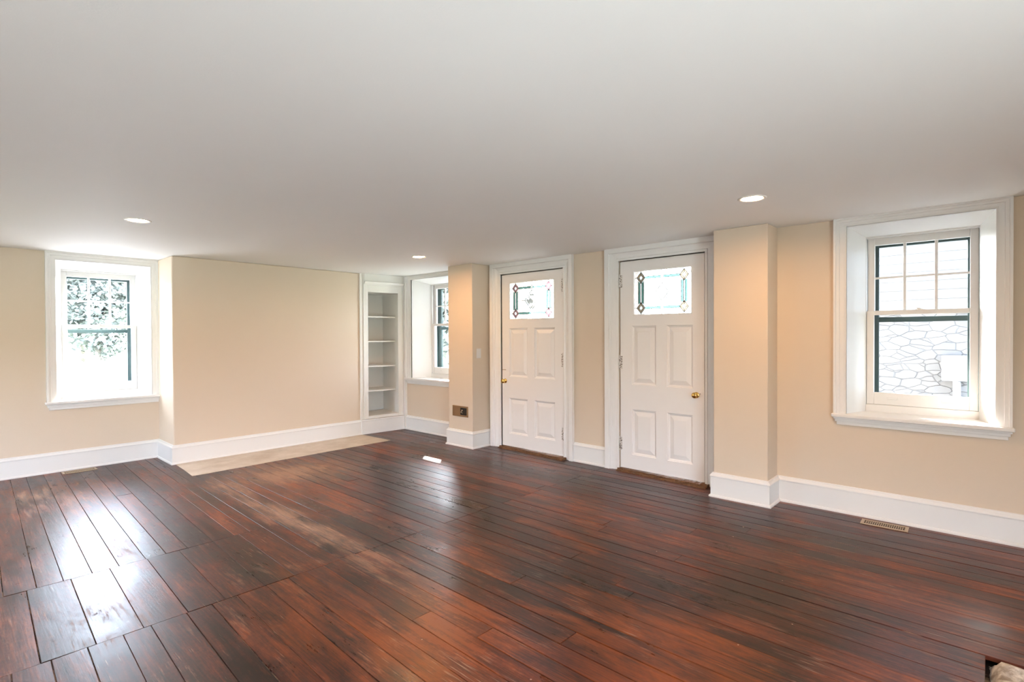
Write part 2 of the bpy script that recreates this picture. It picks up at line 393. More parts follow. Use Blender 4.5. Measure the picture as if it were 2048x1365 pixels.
# ------------------------------------------------------------------ floor of boards
bm = bmesh.new(); lay = bm.loops.layers.float_color.new('board')
def kx(x0): return .036 * (1 - min(1, max(0, (x0 - 1.25) / .8)))
def bx_(x0, y): return x0 + kx(x0) * (y - 2.9)
rnd = random.Random(11)
def board(xa, xb, y0, y1):
    gw = rnd.choice((.0007, .0009, .0012, .0019)); c = .0015
    col = (rnd.random(), rnd.random(), rnd.random(), 1)
    z = rnd.uniform(-.0006, .0006); tx = rnd.uniform(-.0009, .0009); ty = rnd.uniform(-.0006, .0006)
    y0 += rnd.uniform(.0005, .0012); y1 -= rnd.uniform(.0005, .0012)
    def P(x, y, sx, sy, ins, dz): return bm.verts.new((bx_(x, y) + sx * -ins - sx * gw, y - sy * ins, z + sx * tx + sy * ty + dz))
    cor = [(xa, y0, -1, -1), (xb, y0, 1, -1), (xb, y1, 1, 1), (xa, y1, -1, 1)]
    T = [P(*q, c, 0) for q in cor]; E_ = [P(*q, 0, -.0012) for q in cor]; B = [P(*q, 0, -.018) for q in cor]
    fs = [bm.faces.new(T)]
    for i in range(4):
        j = (i + 1) % 4
        fs.append(bm.faces.new((T[i], E_[i], E_[j], T[j]))); fs.append(bm.faces.new((E_[i], B[i], B[j], E_[j])))
    for f in fs:
        for lp in f.loops: lp[lay] = col
YT = YL + .02; YBm = YR - .02
def col_boards(xa, xb, joints):
    ys_ = [j for j in joints]
    for a, b_ in zip(ys_, ys_[1:]): board(xa, xb, a, b_)
up_s = [-1.82, -1.69, -1.56, -1.44, -1.31, -1.18, -1.05, -.93, -.80, -.67, -.54, -.41, -.29, -.17, -.045, .075, .16, .26, .363, .462, .563, .682, .812, .92, 1.04, 1.20, 1.325, 1.42, 1.52]
up_s = up_s[:16] + [.19, .32, .43, .556, .68, .812, .918, 1.035, 1.185, 1.32, 1.42, 1.52]
pt_s = [-1.82, -1.62, -1.42, -1.22, -1.02, -.82, -.62, -.42, -.24, -.07, .10, .278, .461, .635, .817, .986, 1.182, 1.347, 1.52]
lo_s = [-1.82, -1.68, -1.56, -1.43, -1.31, -1.18, -1.06, -.93, -.81, -.68, -.55, -.43, -.30, -.17, -.05, .075, .19, .31, .43, .556, .662, .807, .92, 1.04, 1.186, 1.31, 1.415, 1.52]
for a, b_ in zip(up_s, up_s[1:]):
    js = [3.776, YT]
    if rnd.random() < .25: js = [3.776, rnd.uniform(4.6, 6.2), YT]
    col_boards(a, b_, js)
for a, b_ in zip(pt_s, pt_s[1:]): col_boards(a, b_, [2.888, 3.776])
for a, b_ in zip(lo_s, lo_s[1:]):
    js = [YBm, rnd.uniform(-1.5, .6), 2.888]
    if rnd.random() < .3: js = [YBm, -.8, rnd.uniform(.9, 2.2), 2.888]
    col_boards(a, b_, js)
rt_s = [1.52, 1.63, 1.73, 1.83, 1.945, 2.075, 2.21, 2.335, 2.44, 2.555, 2.68, 2.80, 2.93, 3.045, 3.16, 3.29, 3.41, 3.535, 3.66, 3.78, 3.90, 4.02, 4.14, 4.27, 4.39, 4.51, 4.62]
HX0, HX1, HY0 = 1.66, 3.93, 5.70
for i, (a, b_) in enumerate(zip(rt_s, rt_s[1:])):
    mid = (a + b_) / 2
    top = HY0 + .01 if HX0 + .04 < mid < HX1 - .02 else YT
    lo = YBm
    js = [lo]
    for cand in (rnd.uniform(-1.4, -.6), rnd.uniform(1.2, 2.1) if rnd.random() < .35 else None, 2.90 + rnd.uniform(-.012, .012) if (i < 3 or i % 5 != 2) else rnd.uniform(2.4, 3.6),
                 3.79 if i in (2, 4) else None, rnd.uniform(4.2, 5.2) if rnd.random() < .3 else None):
        if cand is not None and cand > js[-1] + .3: js.append(cand)
    js.append(top)
    if b_ < 2.98 and a > 2.2:              # these stop at the cut-out hearth beside the viewpoint
        js = [.018] + [j for j in js if j > .4]
    if a < 2.3 and a > 2.0: pass
    col_boards(a, b_, js)
nboards = len(bm.faces)
# sub-floor seen only down the gaps
sub = []
for x0, x1, y0, y1 in ((XF - .1, XR + .1, .02, YL + .1), (XF - .1, 2.205, YR - .1, .02), (2.97, XR + .1, YR - .1, .02)):
    f = bm.faces.new([bm.verts.new(v) for v in ((x0, y0, -.0042), (x1, y0, -.0042), (x1, y1, -.0042), (x0, y1, -.0042))]); f.material_index = 1
box(bm, XF - WT, XR + WT, YR - WT, YL + WT, -.35, -.05, 1)
st('floor', bm, [m_floor, m_gap], 'dark red-brown worn wooden floorboards with dusty gaps', 'floor')

# pale hearth slab set into the boards
bm = bmesh.new(); rnd2 = random.Random(3)
out = [(1.69, 6.345), (1.676, 6.0), (1.655, 5.69)] + [(1.655 + (3.93 - 1.655) * i / 14, 5.69 + .03 * i / 14 + rnd2.uniform(-.004, .004)) for i in range(1, 14)] + [(3.935, 5.72), (3.915, 6.05), (3.90, 6.345)]
top = [bm.verts.new((x, y, .003)) for x, y in out]; bot = [bm.verts.new((x, y, -.03)) for x, y in out]
bm.faces.new(top); n = len(out)
for i in range(n): bm.faces.new((top[i], bot[i], bot[(i + 1) % n], top[(i + 1) % n]))
bmesh.ops.recalc_face_normals(bm, faces=bm.faces)
tag(finish('hearth_slab', bm, m_hearth), 'long pale limewashed hearth slab set in the floor against the plain chimney breast', 'hearth')

# crumbled hearth beside the viewpoint (bottom right corner)
bm = bmesh.new(); rnd2 = random.Random(5); nx, ny = 40, 40; gr = []
from mathutils import noise
for i in range(nx + 1):
    row = []
    for j in range(ny + 1):
        x = 2.215 + .735 * i / nx; y = .008 - .75 * j / ny
        e = min((2.95 - x), (.008 - y)); nz = noise.noise(Vector((x * 9, y * 9, 0))) * .5 + noise.noise(Vector((x * 30, y * 30, 4))) * .25
        z = -.004 + nz * .03 - .05 * max(0, 1 - e / (.034 + .018 * noise.noise(Vector((x * 14, y * 14, 7))))) 
        row.append(bm.verts.new((x, y, min(z, .014))))
    gr.append(row)
for i in range(nx):
    for j in range(ny): bm.faces.new((gr[i][j], gr[i][j + 1], gr[i + 1][j + 1], gr[i + 1][j]))
bmesh.ops.recalc_face_normals(bm, faces=bm.faces)
tag(finish('broken_hearth', bm, m_rubble, smooth=True), 'rough cream broken stone hearth in the cut-out floor at the bottom right corner', 'hearth', kind='stuff')

# ------------------------------------------------------------------ baseboards
BP = [(0, 0), (.031, 0), (.031, .010), (.026, .018), (.019, .021), (.019, .166), (.025, .170), (.025, .176), (.020, .184), (.013, .190), (.011, .199), (.004, .202), (0, .202)]
def bb(name, path, label):
    b = bmesh.new(); sweep(b, path, BP); st(name, b, m_trim, label, 'baseboard')
bb('baseboard_left', [(XF, YL), (XB0, YL), (XB0, YB + .02)], 'tall white baseboard under the leftmost window')
bb('baseboard_chimney', [(XB0, YB + .031), (XB0, YB), (3.907, YB)], 'tall white baseboard along the chimney breast')
bb('baseboard_corner', [(XR, 6.25), (XR, YP0 + .02)], 'tall white baseboard under the corner window')
bb('baseboard_pier', [(XR, YP0), (XP, YP0), (XP, YP1), (XR, YP1)], 'tall white baseboard wrapping the pier with the brown wall vent')
bb('baseboard_middle', [(XR, 3.292), (XR, 2.893)], 'short white baseboard between the two doors')
bb('baseboard_right', [(XR - .03, YQ0), (XQ, YQ0), (XQ, YQ1), (XR, YQ1), (XR, YR)], 'tall white baseboard wrapping the right pier and running under the right window')

# ------------------------------------------------------------------ windows (built in a local frame: x along wall, y outwards, z up)
def window(name, loc, rotz, half, zo, label, cw=.08, reach=.33):
    """origin on the room face of the wall at floor level; zo shifts heights"""
    o = thing(name, loc, label, 'window', kind='structure', rotz=rotz)
    zt, zs = 2.14 + (zo * .5 if zo else 0), .745 + zo           # opening top, stool top
    zt = 2.12 if zo else 2.14
    fz0, fz1 = .80 + zo, 2.072 + zo * .7
    D = .26
    # casing: stepped architrave, legs and head up to the ceiling
    b = bmesh.new()
    prof = [(0, .012), (.012, .012), (.012, .018), (cw * .5, .020), (cw * .55, .026), (cw - .018, .028), (cw - .014, .038), (cw, .038)]
    ztop = H
    def frame_faces(prof):
        rows = []
        for o_, t in prof:
            zz = zt + (ztop - zt) * (o_ / cw)
            rows.append([b.verts.new((-half - o_, -t, zs)), b.verts.new((-half - o_, -t, zz)), b.verts.new((half + o_, -t, zz)), b.verts.new((half + o_, -t, zs))])
        for A, B in zip(rows, rows[1:]):
            for i in range(3): b.faces.new((A[i], A[i + 1], B[i + 1], B[i]))
        for A, s in ((rows[0], 1), (rows[-1], -1)):
            Q = [b.verts.new((v.co.x, .0, v.co.z)) for v in A]
            for i in range(3): b.faces.new((A[i], A[i + 1], Q[i + 1], Q[i]))
    frame_faces(prof); bmesh.ops.remove_doubles(b, verts=b.verts, dist=1e-6); bmesh.ops.recalc_face_normals(b, faces=b.faces)
    finish('casing', b, m_trim, o)
    # splayed reveal
    b = bmesh.new()
    i0 = [(-half, zs), (-half, zt), (half, zt), (half, zs)]; i1 = [(-reach, zs), (-reach, fz1 + .012), (reach, fz1 + .012), (reach, zs)]
    F = [[b.verts.new((x, -.012, z)) for x, z in i0], [b.verts.new((x, 0, z)) for x, z in i0], [b.verts.new((x, D, z)) for x, z in i1], [b.verts.new((x * 1.04, D, z + (.02 if z > 1.5 else 0))) for x, z in i1]]
    for A, B in zip(F, F[1:]):
        for i in range(3): b.faces.new((A[i], B[i], B[i + 1], A[i + 1]))
    bmesh.ops.recalc_face_normals(b, faces=b.faces)
    finish('reveal', b, m_trim, o)
    # stool with rounded nose, apron mouldings beneath
    b = bmesh.new(); ex = half + cw + .012
    box(b, -ex, ex, -.052, 0, zs - .026, zs); box(b, -half, half, 0, D + .03, zs - .026, zs)
    finish('window_stool', b, m_trim, o, bevel=.006, segs=3)
    b = bmesh.new(); ex = half + cw
    for z0, z1, t in ((zs - .040, zs - .027, .034), (zs - .060, zs - .040, .026), (zs - .084, zs - .060, .016)):
        box(b, -ex + (.034 - t), ex - (.034 - t), -t, 0, z0, z1)
    finish('apron', b, m_trim, o, bevel=.003)
    # fixed frame around the sashes
    b = bmesh.new(); fw_ = .327
    def ring(b, hx, z0, z1, ox, oz0, oz1, y0, y1):
        box(b, -ox, -hx, y0, y1, oz0, oz1); box(b, hx, ox, y0, y1, oz0, oz1)
        box(b, -hx, hx, y0, y1, z1, oz1); box(b, -hx, hx, y0, y1, oz0, z0)
    ring(b, fw_, fz0, fz1, half + .02, zs - .02, fz1 + .07, D, D + .035)
    ring(b, fw_ + .006, fz0 - .01, fz1 + .008, half + .02, zs - .02, fz1 + .07, D + .035, D + .10)
    finish('window_frame', b, m_trim, o, bevel=.002)
    gx = .277; z_lo0, z_lo1, z_up0, z_up1 = .893 + zo, 1.484 + zo, 1.518 + zo, 2.020 + zo * .8
    def sash(nm, y0, y1, gz0, gz1, oz0, oz1, muntins):
        s = bmesh.new(); ox = fw_ - .003
        ring(s, gx, gz0, gz1, ox, oz0, oz1, y0, y1)
        q = finish(nm, s, m_trim, o, bevel=.004)
        gl = bmesh.new(); ym = (y0 + y1) / 2
        gl.faces.new([gl.verts.new(v) for v in ((-gx - .004, ym, gz0 - .004), (gx + .004, ym, gz0 - .004), (gx + .004, ym, gz1 + .004), (-gx - .004, ym, gz1 + .004))])
        finish('glass_pane', gl, m_glass, q)
        if muntins:
            w = .0095; mb = bmesh.new(); zc = (gz0 + gz1) / 2
            for cx in (-gx / 3, gx / 3): box(mb, cx - w, cx + w, y0 + .003, y1 - .003, gz0 - .002, gz1 + .002)
            box(mb, -gx - .002, gx + .002, y0 + .004, y1 - .004, zc - w * .8, zc + w * .8)
            finish('muntin', mb, m_trim, q, bevel=.003)
        return q
    lo = sash('lower_sash', D + .006, D + .034, z_lo0, z_lo1, fz0 + .001, z_up0, False)
    sash('upper_sash', D + .042, D + .070, z_up0, z_up1, z_lo1 + .003, fz1 + .004, True)
    lk = bmesh.new(); yl = D + .020
    tube(lk, (0, yl, z_up0), (0, yl, z_up0 + .008), .014, .012); box(lk, -.028, .028, yl - .008, yl + .008, z_up0, z_up0 + .004)
    box(lk, -.022, .004, yl - .004, yl + .004, z_up0 + .006, z_up0 + .013)
    finish('sash_lock', lk, m_trim, lo, bevel=.001)
    for cx in (-.16, .16):
        lf = bmesh.new(); zc = (fz0 + z_lo0) / 2 + .004
        box(lf, cx - .032, cx + .032, D + .002, D + .007, zc - .010, zc + .010); box(lf, cx - .026, cx + .026, D - .006, D + .003, zc - .009, zc - .004)
        finish('sash_lift', lf, m_trim, lo, bevel=.001)
    # dark storm frame outside
    b = bmesh.new(); ys0, ys1 = .385, .41
    ring(b, .262, .885 + zo, 2.012 + zo, .36, .78 + zo, 2.12, ys0, ys1)
    box(b, -.262, .262, ys0, ys1, 1.432 + zo, 1.470 + zo)
    finish('storm_frame', b, m_storm, o, bevel=.002)
    # dark blocks lining the outer jamb
    b = bmesh.new(); ring(b, .345, .80 + zo, 2.09, half + .02, .74 + zo, 2.16, .36, .386)
    finish('outer_stop', b, m_storm, o)
    return o
window('window_1', (1.214, YL, 0), 0, .402, -.04, 'white sash window at the far left beside the chimney breast')
window('window_2', (.397, XR, 0), -PI / 2, .41, 0, 'white sash window at the far right looking onto a stone wall')
bpy.data.objects['window_2'].location = (XR, .397, 0)
w3 = window('window_3', (XR, 5.67, 0), -PI / 2, .455, 0, 'white deep-set sash window in the corner, half hidden by the pier', cw=.115, reach=.345)

# ------------------------------------------------------------------ doors
def door(name, y0, y1, knob_side, gl, panels, hz, label, amber, case_lo, case_hi):
    """leaf between y0 and y1 (y1 is towards the far corner); faces -x"""
    o = thing(name, (XR, (y0 + y1) / 2, 0), label, 'door', kind='structure'); cy = (y0 + y1) / 2
    def fin(nm, b, m, par=o, **k):
        return finish(nm, b, m, par, **k)
    L = lambda x, y, z: (x, y - cy, z)
    zb, zt = .028, DT
    x0, x1 = .004, .044
    b = bmesh.new()
    # leaf as a grid of stiles and rails round glass and panels
    ys_ = sorted({y0, y1, gl[0], gl[1]} | {p for q in panels for p in q[:2]}); zs_ = sorted({zb, zt, gl[2], gl[3]} | {p for q in panels for p in q[2:4]})
    def inside(y, z): return any(q[0] < y < q[1] and q[2] < z < q[3] for q in list(panels) + [gl])
    for a, c in zip(ys_, ys_[1:]):
        for d, e in zip(zs_, zs_[1:]):
            if not inside((a + c) / 2, (d + e) / 2): box(b, x0, x1, a - cy, c - cy, d, e)
    bmesh.ops.remove_doubles(b, verts=b.verts, dist=1e-5)
    # drop internal faces
    seen = {}
    for f in list(b.faces):
        k = tuple(sorted(v.index for v in f.verts))
    b.verts.index_update()
    for f in list(b.faces): seen.setdefault(tuple(sorted(v.index for v in f.verts)), []).append(f)
    dead = [f for fs in seen.values() if len(fs) > 1 for f in fs]
    bmesh.ops.delete(b, geom=dead, context='FACES_ONLY')
    leaf = fin('door_leaf', b, m_door)
    for (a, c, d, e) in panels:
        b = bmesh.new(); a, c = a - cy, c - cy
        steps = [(0, .0), (.004, .007), (.012, .010), (.016, .016), (.022, .018), (.060, .006), (.064, .005)]
        rows = []
        for ins, dep in steps:
            rows.append([b.verts.new((x0 + dep, yy, zz)) for yy, zz in ((a + ins, d + ins), (c - ins, d + ins), (c - ins, e - ins), (a + ins, e - ins))])
        for A, B in zip(rows, rows[1:]):
            for i in range(4): b.faces.new((A[i], A[(i + 1) % 4], B[(i + 1) % 4], B[i]))
        b.faces.new(rows[-1]); bmesh.ops.recalc_face_normals(b, faces=b.faces)
        for f in b.faces:
            if f.normal.x > 0: f.normal_flip()
        fin('door_panel', b, m_door, leaf)
    # glazing bead
    a, c, d, e = gl[0] - cy, gl[1] - cy, gl[2], gl[3]; b = bmesh.new(); w = .010
    for q in ((a, a + w, d, e), (c - w, c, d, e), (a + w, c - w, d, d + w), (a + w, c - w, e - w, e)): box(b, x0 - .002, x0 + .016, *q)
    fin('glazing_bead', b, m_door, leaf, bevel=.002)
    # leaded light. u across (0 at image left = high y), v up
    Wg, Hg = c - a, e - d; xg = x0 + .018
    U = lambda u, v: (c - u * Wg, d + v * Hg)
    field = bmesh.new()
    green, border, jewel, beige, came = bmesh.new(), bmesh.new(), bmesh.new(), bmesh.new(), bmesh.new()
    def poly(bm_, pts, x=0.0):
        f = bm_.faces.new([bm_.verts.new((xg + x, *U(u, v))) for u, v in pts])
        if f.normal.x > 0: f.normal_flip()
    def line(p, q, t=.0052):
        A, B = Vector(U(*p)), Vector(U(*q)); dd = (B - A).normalized(); nn = Vector((-dd.y, dd.x)) * t / 2
        vs = []
        for xx in (xg - .003, xg + .002):
            vs.append([came.verts.new((xx, *(P_ + s * nn))) for P_, s in ((A, -1), (A, 1), (B, 1), (B, -1))])
        came.faces.new(vs[0]); came.faces.new(vs[1][::-1])
        for i in range(4): came.faces.new((vs[0][i], vs[1][i], vs[1][(i + 1) % 4], vs[0][(i + 1) % 4]))
    asp = Wg / Hg
    ul, ur, vb, vt = .135, .865, .165, .835
    du, dv = .072, .125
    # clear field behind everything, in a plane of its own pieces
    poly(field, [(0, 0), (1, 0), (1, 1), (0, 1)], .004)
    for uu in (ul, ur):                                       # side strips in pairs
        for s in (-1, 1):
            cu = uu + s * .030; w2_ = .017
            poly(green, [(cu - w2_, vb + .10), (cu + w2_, vb + .10), (cu + w2_, vt - .10), (cu - w2_, vt - .10)])
            line((cu - w2_, vb + .08), (cu - w2_, vt - .08)); line((cu + w2_, vb + .08), (cu + w2_, vt - .08))
    for vv in (vb, vt):
        hh = .022
        for q0, q1 in ((ul + du, .5 - .02), (.5 + .02, ur - du)):
            poly(green, [(q0, vv - hh), (q1, vv - hh), (q1, vv + hh), (q0, vv + hh)])
            line((q0, vv - hh), (q1, vv - hh)); line((q0, vv + hh), (q1, vv + hh))
    for uu in (ul, ur):                                       # corner diamonds, a ring round a clear jewel
        for vv in (vb, vt):
            O = [(uu - du, vv), (uu, vv - dv), (uu + du, vv), (uu, vv + dv)]; I = [(uu - du * .48, vv), (uu, vv - dv * .48), (uu + du * .48, vv), (uu, vv + dv * .48)]
            for i in range(4):
                j = (i + 1) % 4; poly(jewel, [O[i], O[j], I[j], I[i]], -.0005); line(O[i], O[j]); line(I[i], I[j], .0036); line(O[i], I[i], .0036)
    Cn = [(.5 - .15, .5), (.5, .5 - .26), (.5 + .15, .5), (.5, .5 + .26)]; Cs = [(.5 - .115, .5), (.5, .5 - .20), (.5 + .115, .5), (.5, .5 + .20)]
    poly(beige, Cs, -.0005)
    for i in range(4): line(Cn[i], Cn[(i + 1) % 4]); line(Cs[i], Cs[(i + 1) % 4], .0036)
    for p, q in (((0, vb), (ul - du, vb)), ((0, vt), (ul - du, vt)), ((1, vb), (ur + du, vb)), ((1, vt), (ur + du, vt)), ((.5, 0), (.5, .24)), ((.5, 1), (.5, .76)),
                 ((ul + .047, .5), (.35, .5)), ((ur - .047, .5), (.65, .5)), ((ul, 0), (ul, vb - dv)), ((ul, 1), (ul, vt + dv)), ((ur, 0), (ur, vb - dv)), ((ur, 1), (ur, vt + dv))): line(p, q, .0040)
    for nm, bb_, mt in (('clear_glass', field, m_gclear), ('green_glass', green, m_ggreen), ('diamond_glass', jewel, m_gamber if amber else m_gpink), ('centre_diamond', beige, m_gbeige)):
        q = fin(nm, bb_, mt, leaf)
        if nm != 'clear_glass': q['label'] = {'green_glass': 'green glass strips', 'diamond_glass': 'amber glass diamonds' if amber else 'pink glass diamonds', 'centre_diamond': 'cloudy beige centre diamond'}[nm]
    fin('lead_came', came, m_came, leaf)
    # knob
    ky = (y0 + .072 if knob_side < 0 else y1 - .050) - cy; kz = .80
    b = bmesh.new(); lathe(b, (x0, ky, kz), (-1, 0, 0), [(0, .0), (0, .026), (.003, .0265), (.006, .022), (.008, .012), (.022, .010), (.028, .014), (.034, .0235), (.044, .0275), (.053, .025), (.060, .015), (.0615, .0)], 28)
    bmesh.ops.recalc_face_normals(b, faces=b.faces)
    fin('door_knob', b, m_brass, leaf, smooth=True)['label'] = 'polished brass knob'
    b = bmesh.new(); lathe(b, (x0, ky + knob_side * .032, kz + .012), (-1, 0, 0), [(0, .0), (0, .004), (.001, .004), (.0012, 0)], 12)
    fin('keyhole', b, m_void, leaf)
    if knob_side > 0:
        b = bmesh.new(); box(b, x0 - .0015, x0 + .001, y1 - cy - .062, y1 - cy - .002, .930, .936)
        fin('latch_plate', b, m_bronze, leaf)
    # hinges
    hy = (y1 if knob_side < 0 else y0) - cy; s = 1 if knob_side < 0 else -1
    for z0, z1 in hz:
        b = bmesh.new(); tube(b, (x0 - .006, hy + s * .004, z0), (x0 - .006, hy + s * .004, z1), .0075, n=12)
        for k in range(1, 5):
            zz = z0 + (z1 - z0) * k / 5; tube(b, (x0 - .006, hy + s * .004, zz - .001), (x0 - .006, hy + s * .004, zz + .001), .0088, n=12)
        box(b, x0 - .0025, x0, hy - s * .022, hy, z0 + .004, z1 - .004); box(b, x0 - .0025, x0 + .003, hy + s * .008, hy + s * .03, z0 + .004, z1 - .004)
        tube(b, (x0 - .006, hy + s * .004, z1), (x0 - .006, hy + s * .004, z1 + .007), .005, .002, n=10)
        fin('hinge', b, m_hinge)['label'] = 'hinge with chipped white paint'
    # casing
    b = bmesh.new()
    def cprof(w): return [(0, -.044), (0, .014), (.020, .016), (.026, .010), (.048, .012), (.075, .020), (.080, .027), (w - .05, .030), (w - .045, .040), (w, .042), (w, 0)]
    wl_, wh_ = (y0 - g) - case_lo, case_hi - (y1 + g); zj = DT + g
    lo_p, hi_p, top_p = cprof(wl_), cprof(wh_), cprof(H - zj)
    rows = []
    for (ol, tl), (oh, th), (ot, tt) in zip(lo_p, hi_p, top_p):
        rows.append([b.verts.new((-tl, y0 - g - ol - cy, 0)), b.verts.new((-tl, y0 - g - ol - cy, zj + ot)), b.verts.new((-tl, y1 + g + oh - cy, zj + ot)), b.verts.new((-tl, y1 + g + oh - cy, 0))])
    for A, B in zip(rows, rows[1:]):
        for i in range(3): b.faces.new((A[i], A[i + 1], B[i + 1], B[i]))
    bmesh.ops.recalc_face_normals(b, faces=b.faces)
    fin('door_casing', b, m_trim)
    b = bmesh.new(); box(b, x1 + .002, x1 + .02, y0 - g - cy, y0 + .012 - cy, 0, zj); box(b, x1 + .002, x1 + .02, y1 - .012 - cy, y1 + g - cy, 0, zj); box(b, x1 + .002, x1 + .02, y0 + .012 - cy, y1 - .012 - cy, zj - .024, zj)
    fin('door_stop', b, m_trim)
    # worn wooden threshold with a ragged front edge
    b = bmesh.new(); n = 60; r_ = random.Random(4 if knob_side > 0 else 9); e0 = y0 - .05 - cy; e1 = y1 + .02 - cy; prev = None
    for i in range(n + 1):
        yy = e0 + (e1 - e0) * i / n; fx = -.062 - .040 * (1 - i / n) + r_.uniform(-.006, .006)
        ring_ = [(fx, yy, .0), (fx + .004, yy, .008 + r_.uniform(-.003, .002)), (fx + .028, yy, .011 + r_.uniform(-.003, .002)), (fx + .034, yy, .022 + r_.uniform(-.003, .002)), (.10, yy, .024), (.10, yy, -.03), (fx, yy, -.03)]
        cur = [b.verts.new(v) for v in ring_]
        if prev:
            for j in range(len(cur)): b.faces.new((prev[j], cur[j], cur[(j + 1) % len(cur)], prev[(j + 1) % len(cur)]))
        else: b.faces.new(cur)
        prev = cur
    b.faces.new(prev[::-1]); bmesh.ops.recalc_face_normals(b, faces=b.faces)
    fin('threshold', b, m_thresh)['label'] = 'worn bare brown wood threshold'
    return o
m_gclear = textured_glass('cloudy_clear_glass', (.34, .35, .35), .30)
m_ggreen = textured_glass('green_stained_glass', (.055, .14, .12), .4)
m_gpink = textured_glass('pink_stained_glass', (.16, .075, .085), .5)
m_gamber = textured_glass('amber_stained_glass', (.17, .125, .08), .5)
m_gbeige = textured_glass('beige_ripple_glass', (.17, .165, .15), .6)
m_came = paint('lead_came', (.20, .20, .20), .5, metal=.3)
door('door_1', D1[0], D1[1], 1, (3.564, 4.24, 1.527, 1.968), [(3.954, 4.24, .855, 1.428), (3.556, 3.852, .855, 1.428), (3.954, 4.246, .178, .602), (3.556, 3.850, .178, .602)],
     [(1.814, 1.958), (.995, 1.146), (.20, .34)], 'white panelled door left of the other, pink diamonds in its leaded glass', False, 3.295, 4.521)
door('door_2', D2[0], D2[1], -1, (2.0, 2.597, 1.53, 1.965), [(2.351, 2.610, .855, 1.43), (1.992, 2.243, .855, 1.43), (2.352, 2.609, .168, .615), (1.995, 2.239, .168, .615)],
     [(1.809, 1.94), (1.005, 1.137), (.20, .332)], 'white panelled door beside the right pier, amber diamonds in its leaded glass', True, 1.73, 2.891)

# ------------------------------------------------------------------ built-in corner shelves
ang = math.radians(-6.598)
bc = thing('built_in_bookcase', (3.905, 6.362, 0), 'tall white built-in alcove shelves in the far corner beside the corner window', 'bookcase', rotz=ang)
Wb = .655
b = bmesh.new()
box(b, -.012, .112, -.002, .022, .202, H); box(b, .572, Wb, -.002, .022, .202, H)             # stiles
box(b, .112, .572, -.002, .022, 1.953, H); box(b, .112, .572, -.002, .022, .202, .236)
for q in ((-.012, .012), (.040, .052)): box(b, q[0], q[1], -.012, -.002, .202, H)
box(b, .632, .642, -.010, -.002, .202, 2.06)
finish('face_frame', b, m_case, bc, bevel=.003)
b = bmesh.new()
prof = [(0, 2.045), (.010, 2.047), (.014, 2.058), (.026, 2.066), (.040, 2.085), (.044, 2.092), (.018, 2.095), (.014, 2.10), (.014, H), (0, H)]
rows = [[b.verts.new((x, -.002 - o_, z)) for o_, z in prof] for x in (.052, Wb)]
k = len(prof)
for j in range(k): b.faces.new((rows[0][j], rows[1][j], rows[1][(j + 1) % k], rows[0][(j + 1) % k]))
b.faces.new(rows[0]); b.faces.new(rows[1][::-1]); bmesh.ops.recalc_face_normals(b, faces=b.faces)
finish('cornice', b, m_case, bc)
b = bmesh.new()
box(b, -.004, Wb, -.026, .0, 0, .199); box(b, -.004, Wb, -.032, .0, .176, .194)
finish('plinth', b, m_trim, bc, bevel=.004)
b = bmesh.new()                                                                               # side and back boards
DB = .50
box(b, .095, .112, .022, DB, .20, 1.97); box(b, .590, .607, .022, DB, .20, 1.97); box(b, .095, .607, DB, DB + .015, .20, 1.97)
box(b, .112, .590, .022, DB, 1.955, 1.97)
finish('carcass', b, m_case, bc)
b = bmesh.new(); box(b, .112, .590, .0, DB, .222, .240); finish('bottom_board', b, m_case, bc)
for z in (1.622, 1.276, .928, .584):
    b = bmesh.new()
    n = 12; fr = []                                                                           # gently bowed front edge
    for i in range(n + 1):
        u = .113 + .476 * i / n; v = .060 - .0 + .050 * (i / n) ** 4 + .02 * (1 - i / n) ** 4
        fr.append((u, v))
    pts = fr + [(.589, DB - .001), (.113, DB - .001)]
    T = [b.verts.new((x, y, z)) for x, y in pts]; Bv = [b.verts.new((x, y, z - .018)) for x, y in pts]
    b.faces.new(T); b.faces.new(Bv[::-1])
    for i in range(len(pts)): b.faces.new((T[i], Bv[i], Bv[(i + 1) % len(pts)], T[(i + 1) % len(pts)]))
    bmesh.ops.recalc_face_normals(b, faces=b.faces)
    finish('shelf', b, m_case, bc, bevel=.003)
# narrow filler between shelves and the window casing
b = bmesh.new(); box(b, XR - .032, XR, 6.245, 6.30, 0, H)
st('trim_1', b, m_trim, 'narrow white vertical strip between the shelves and the corner window', 'trim')

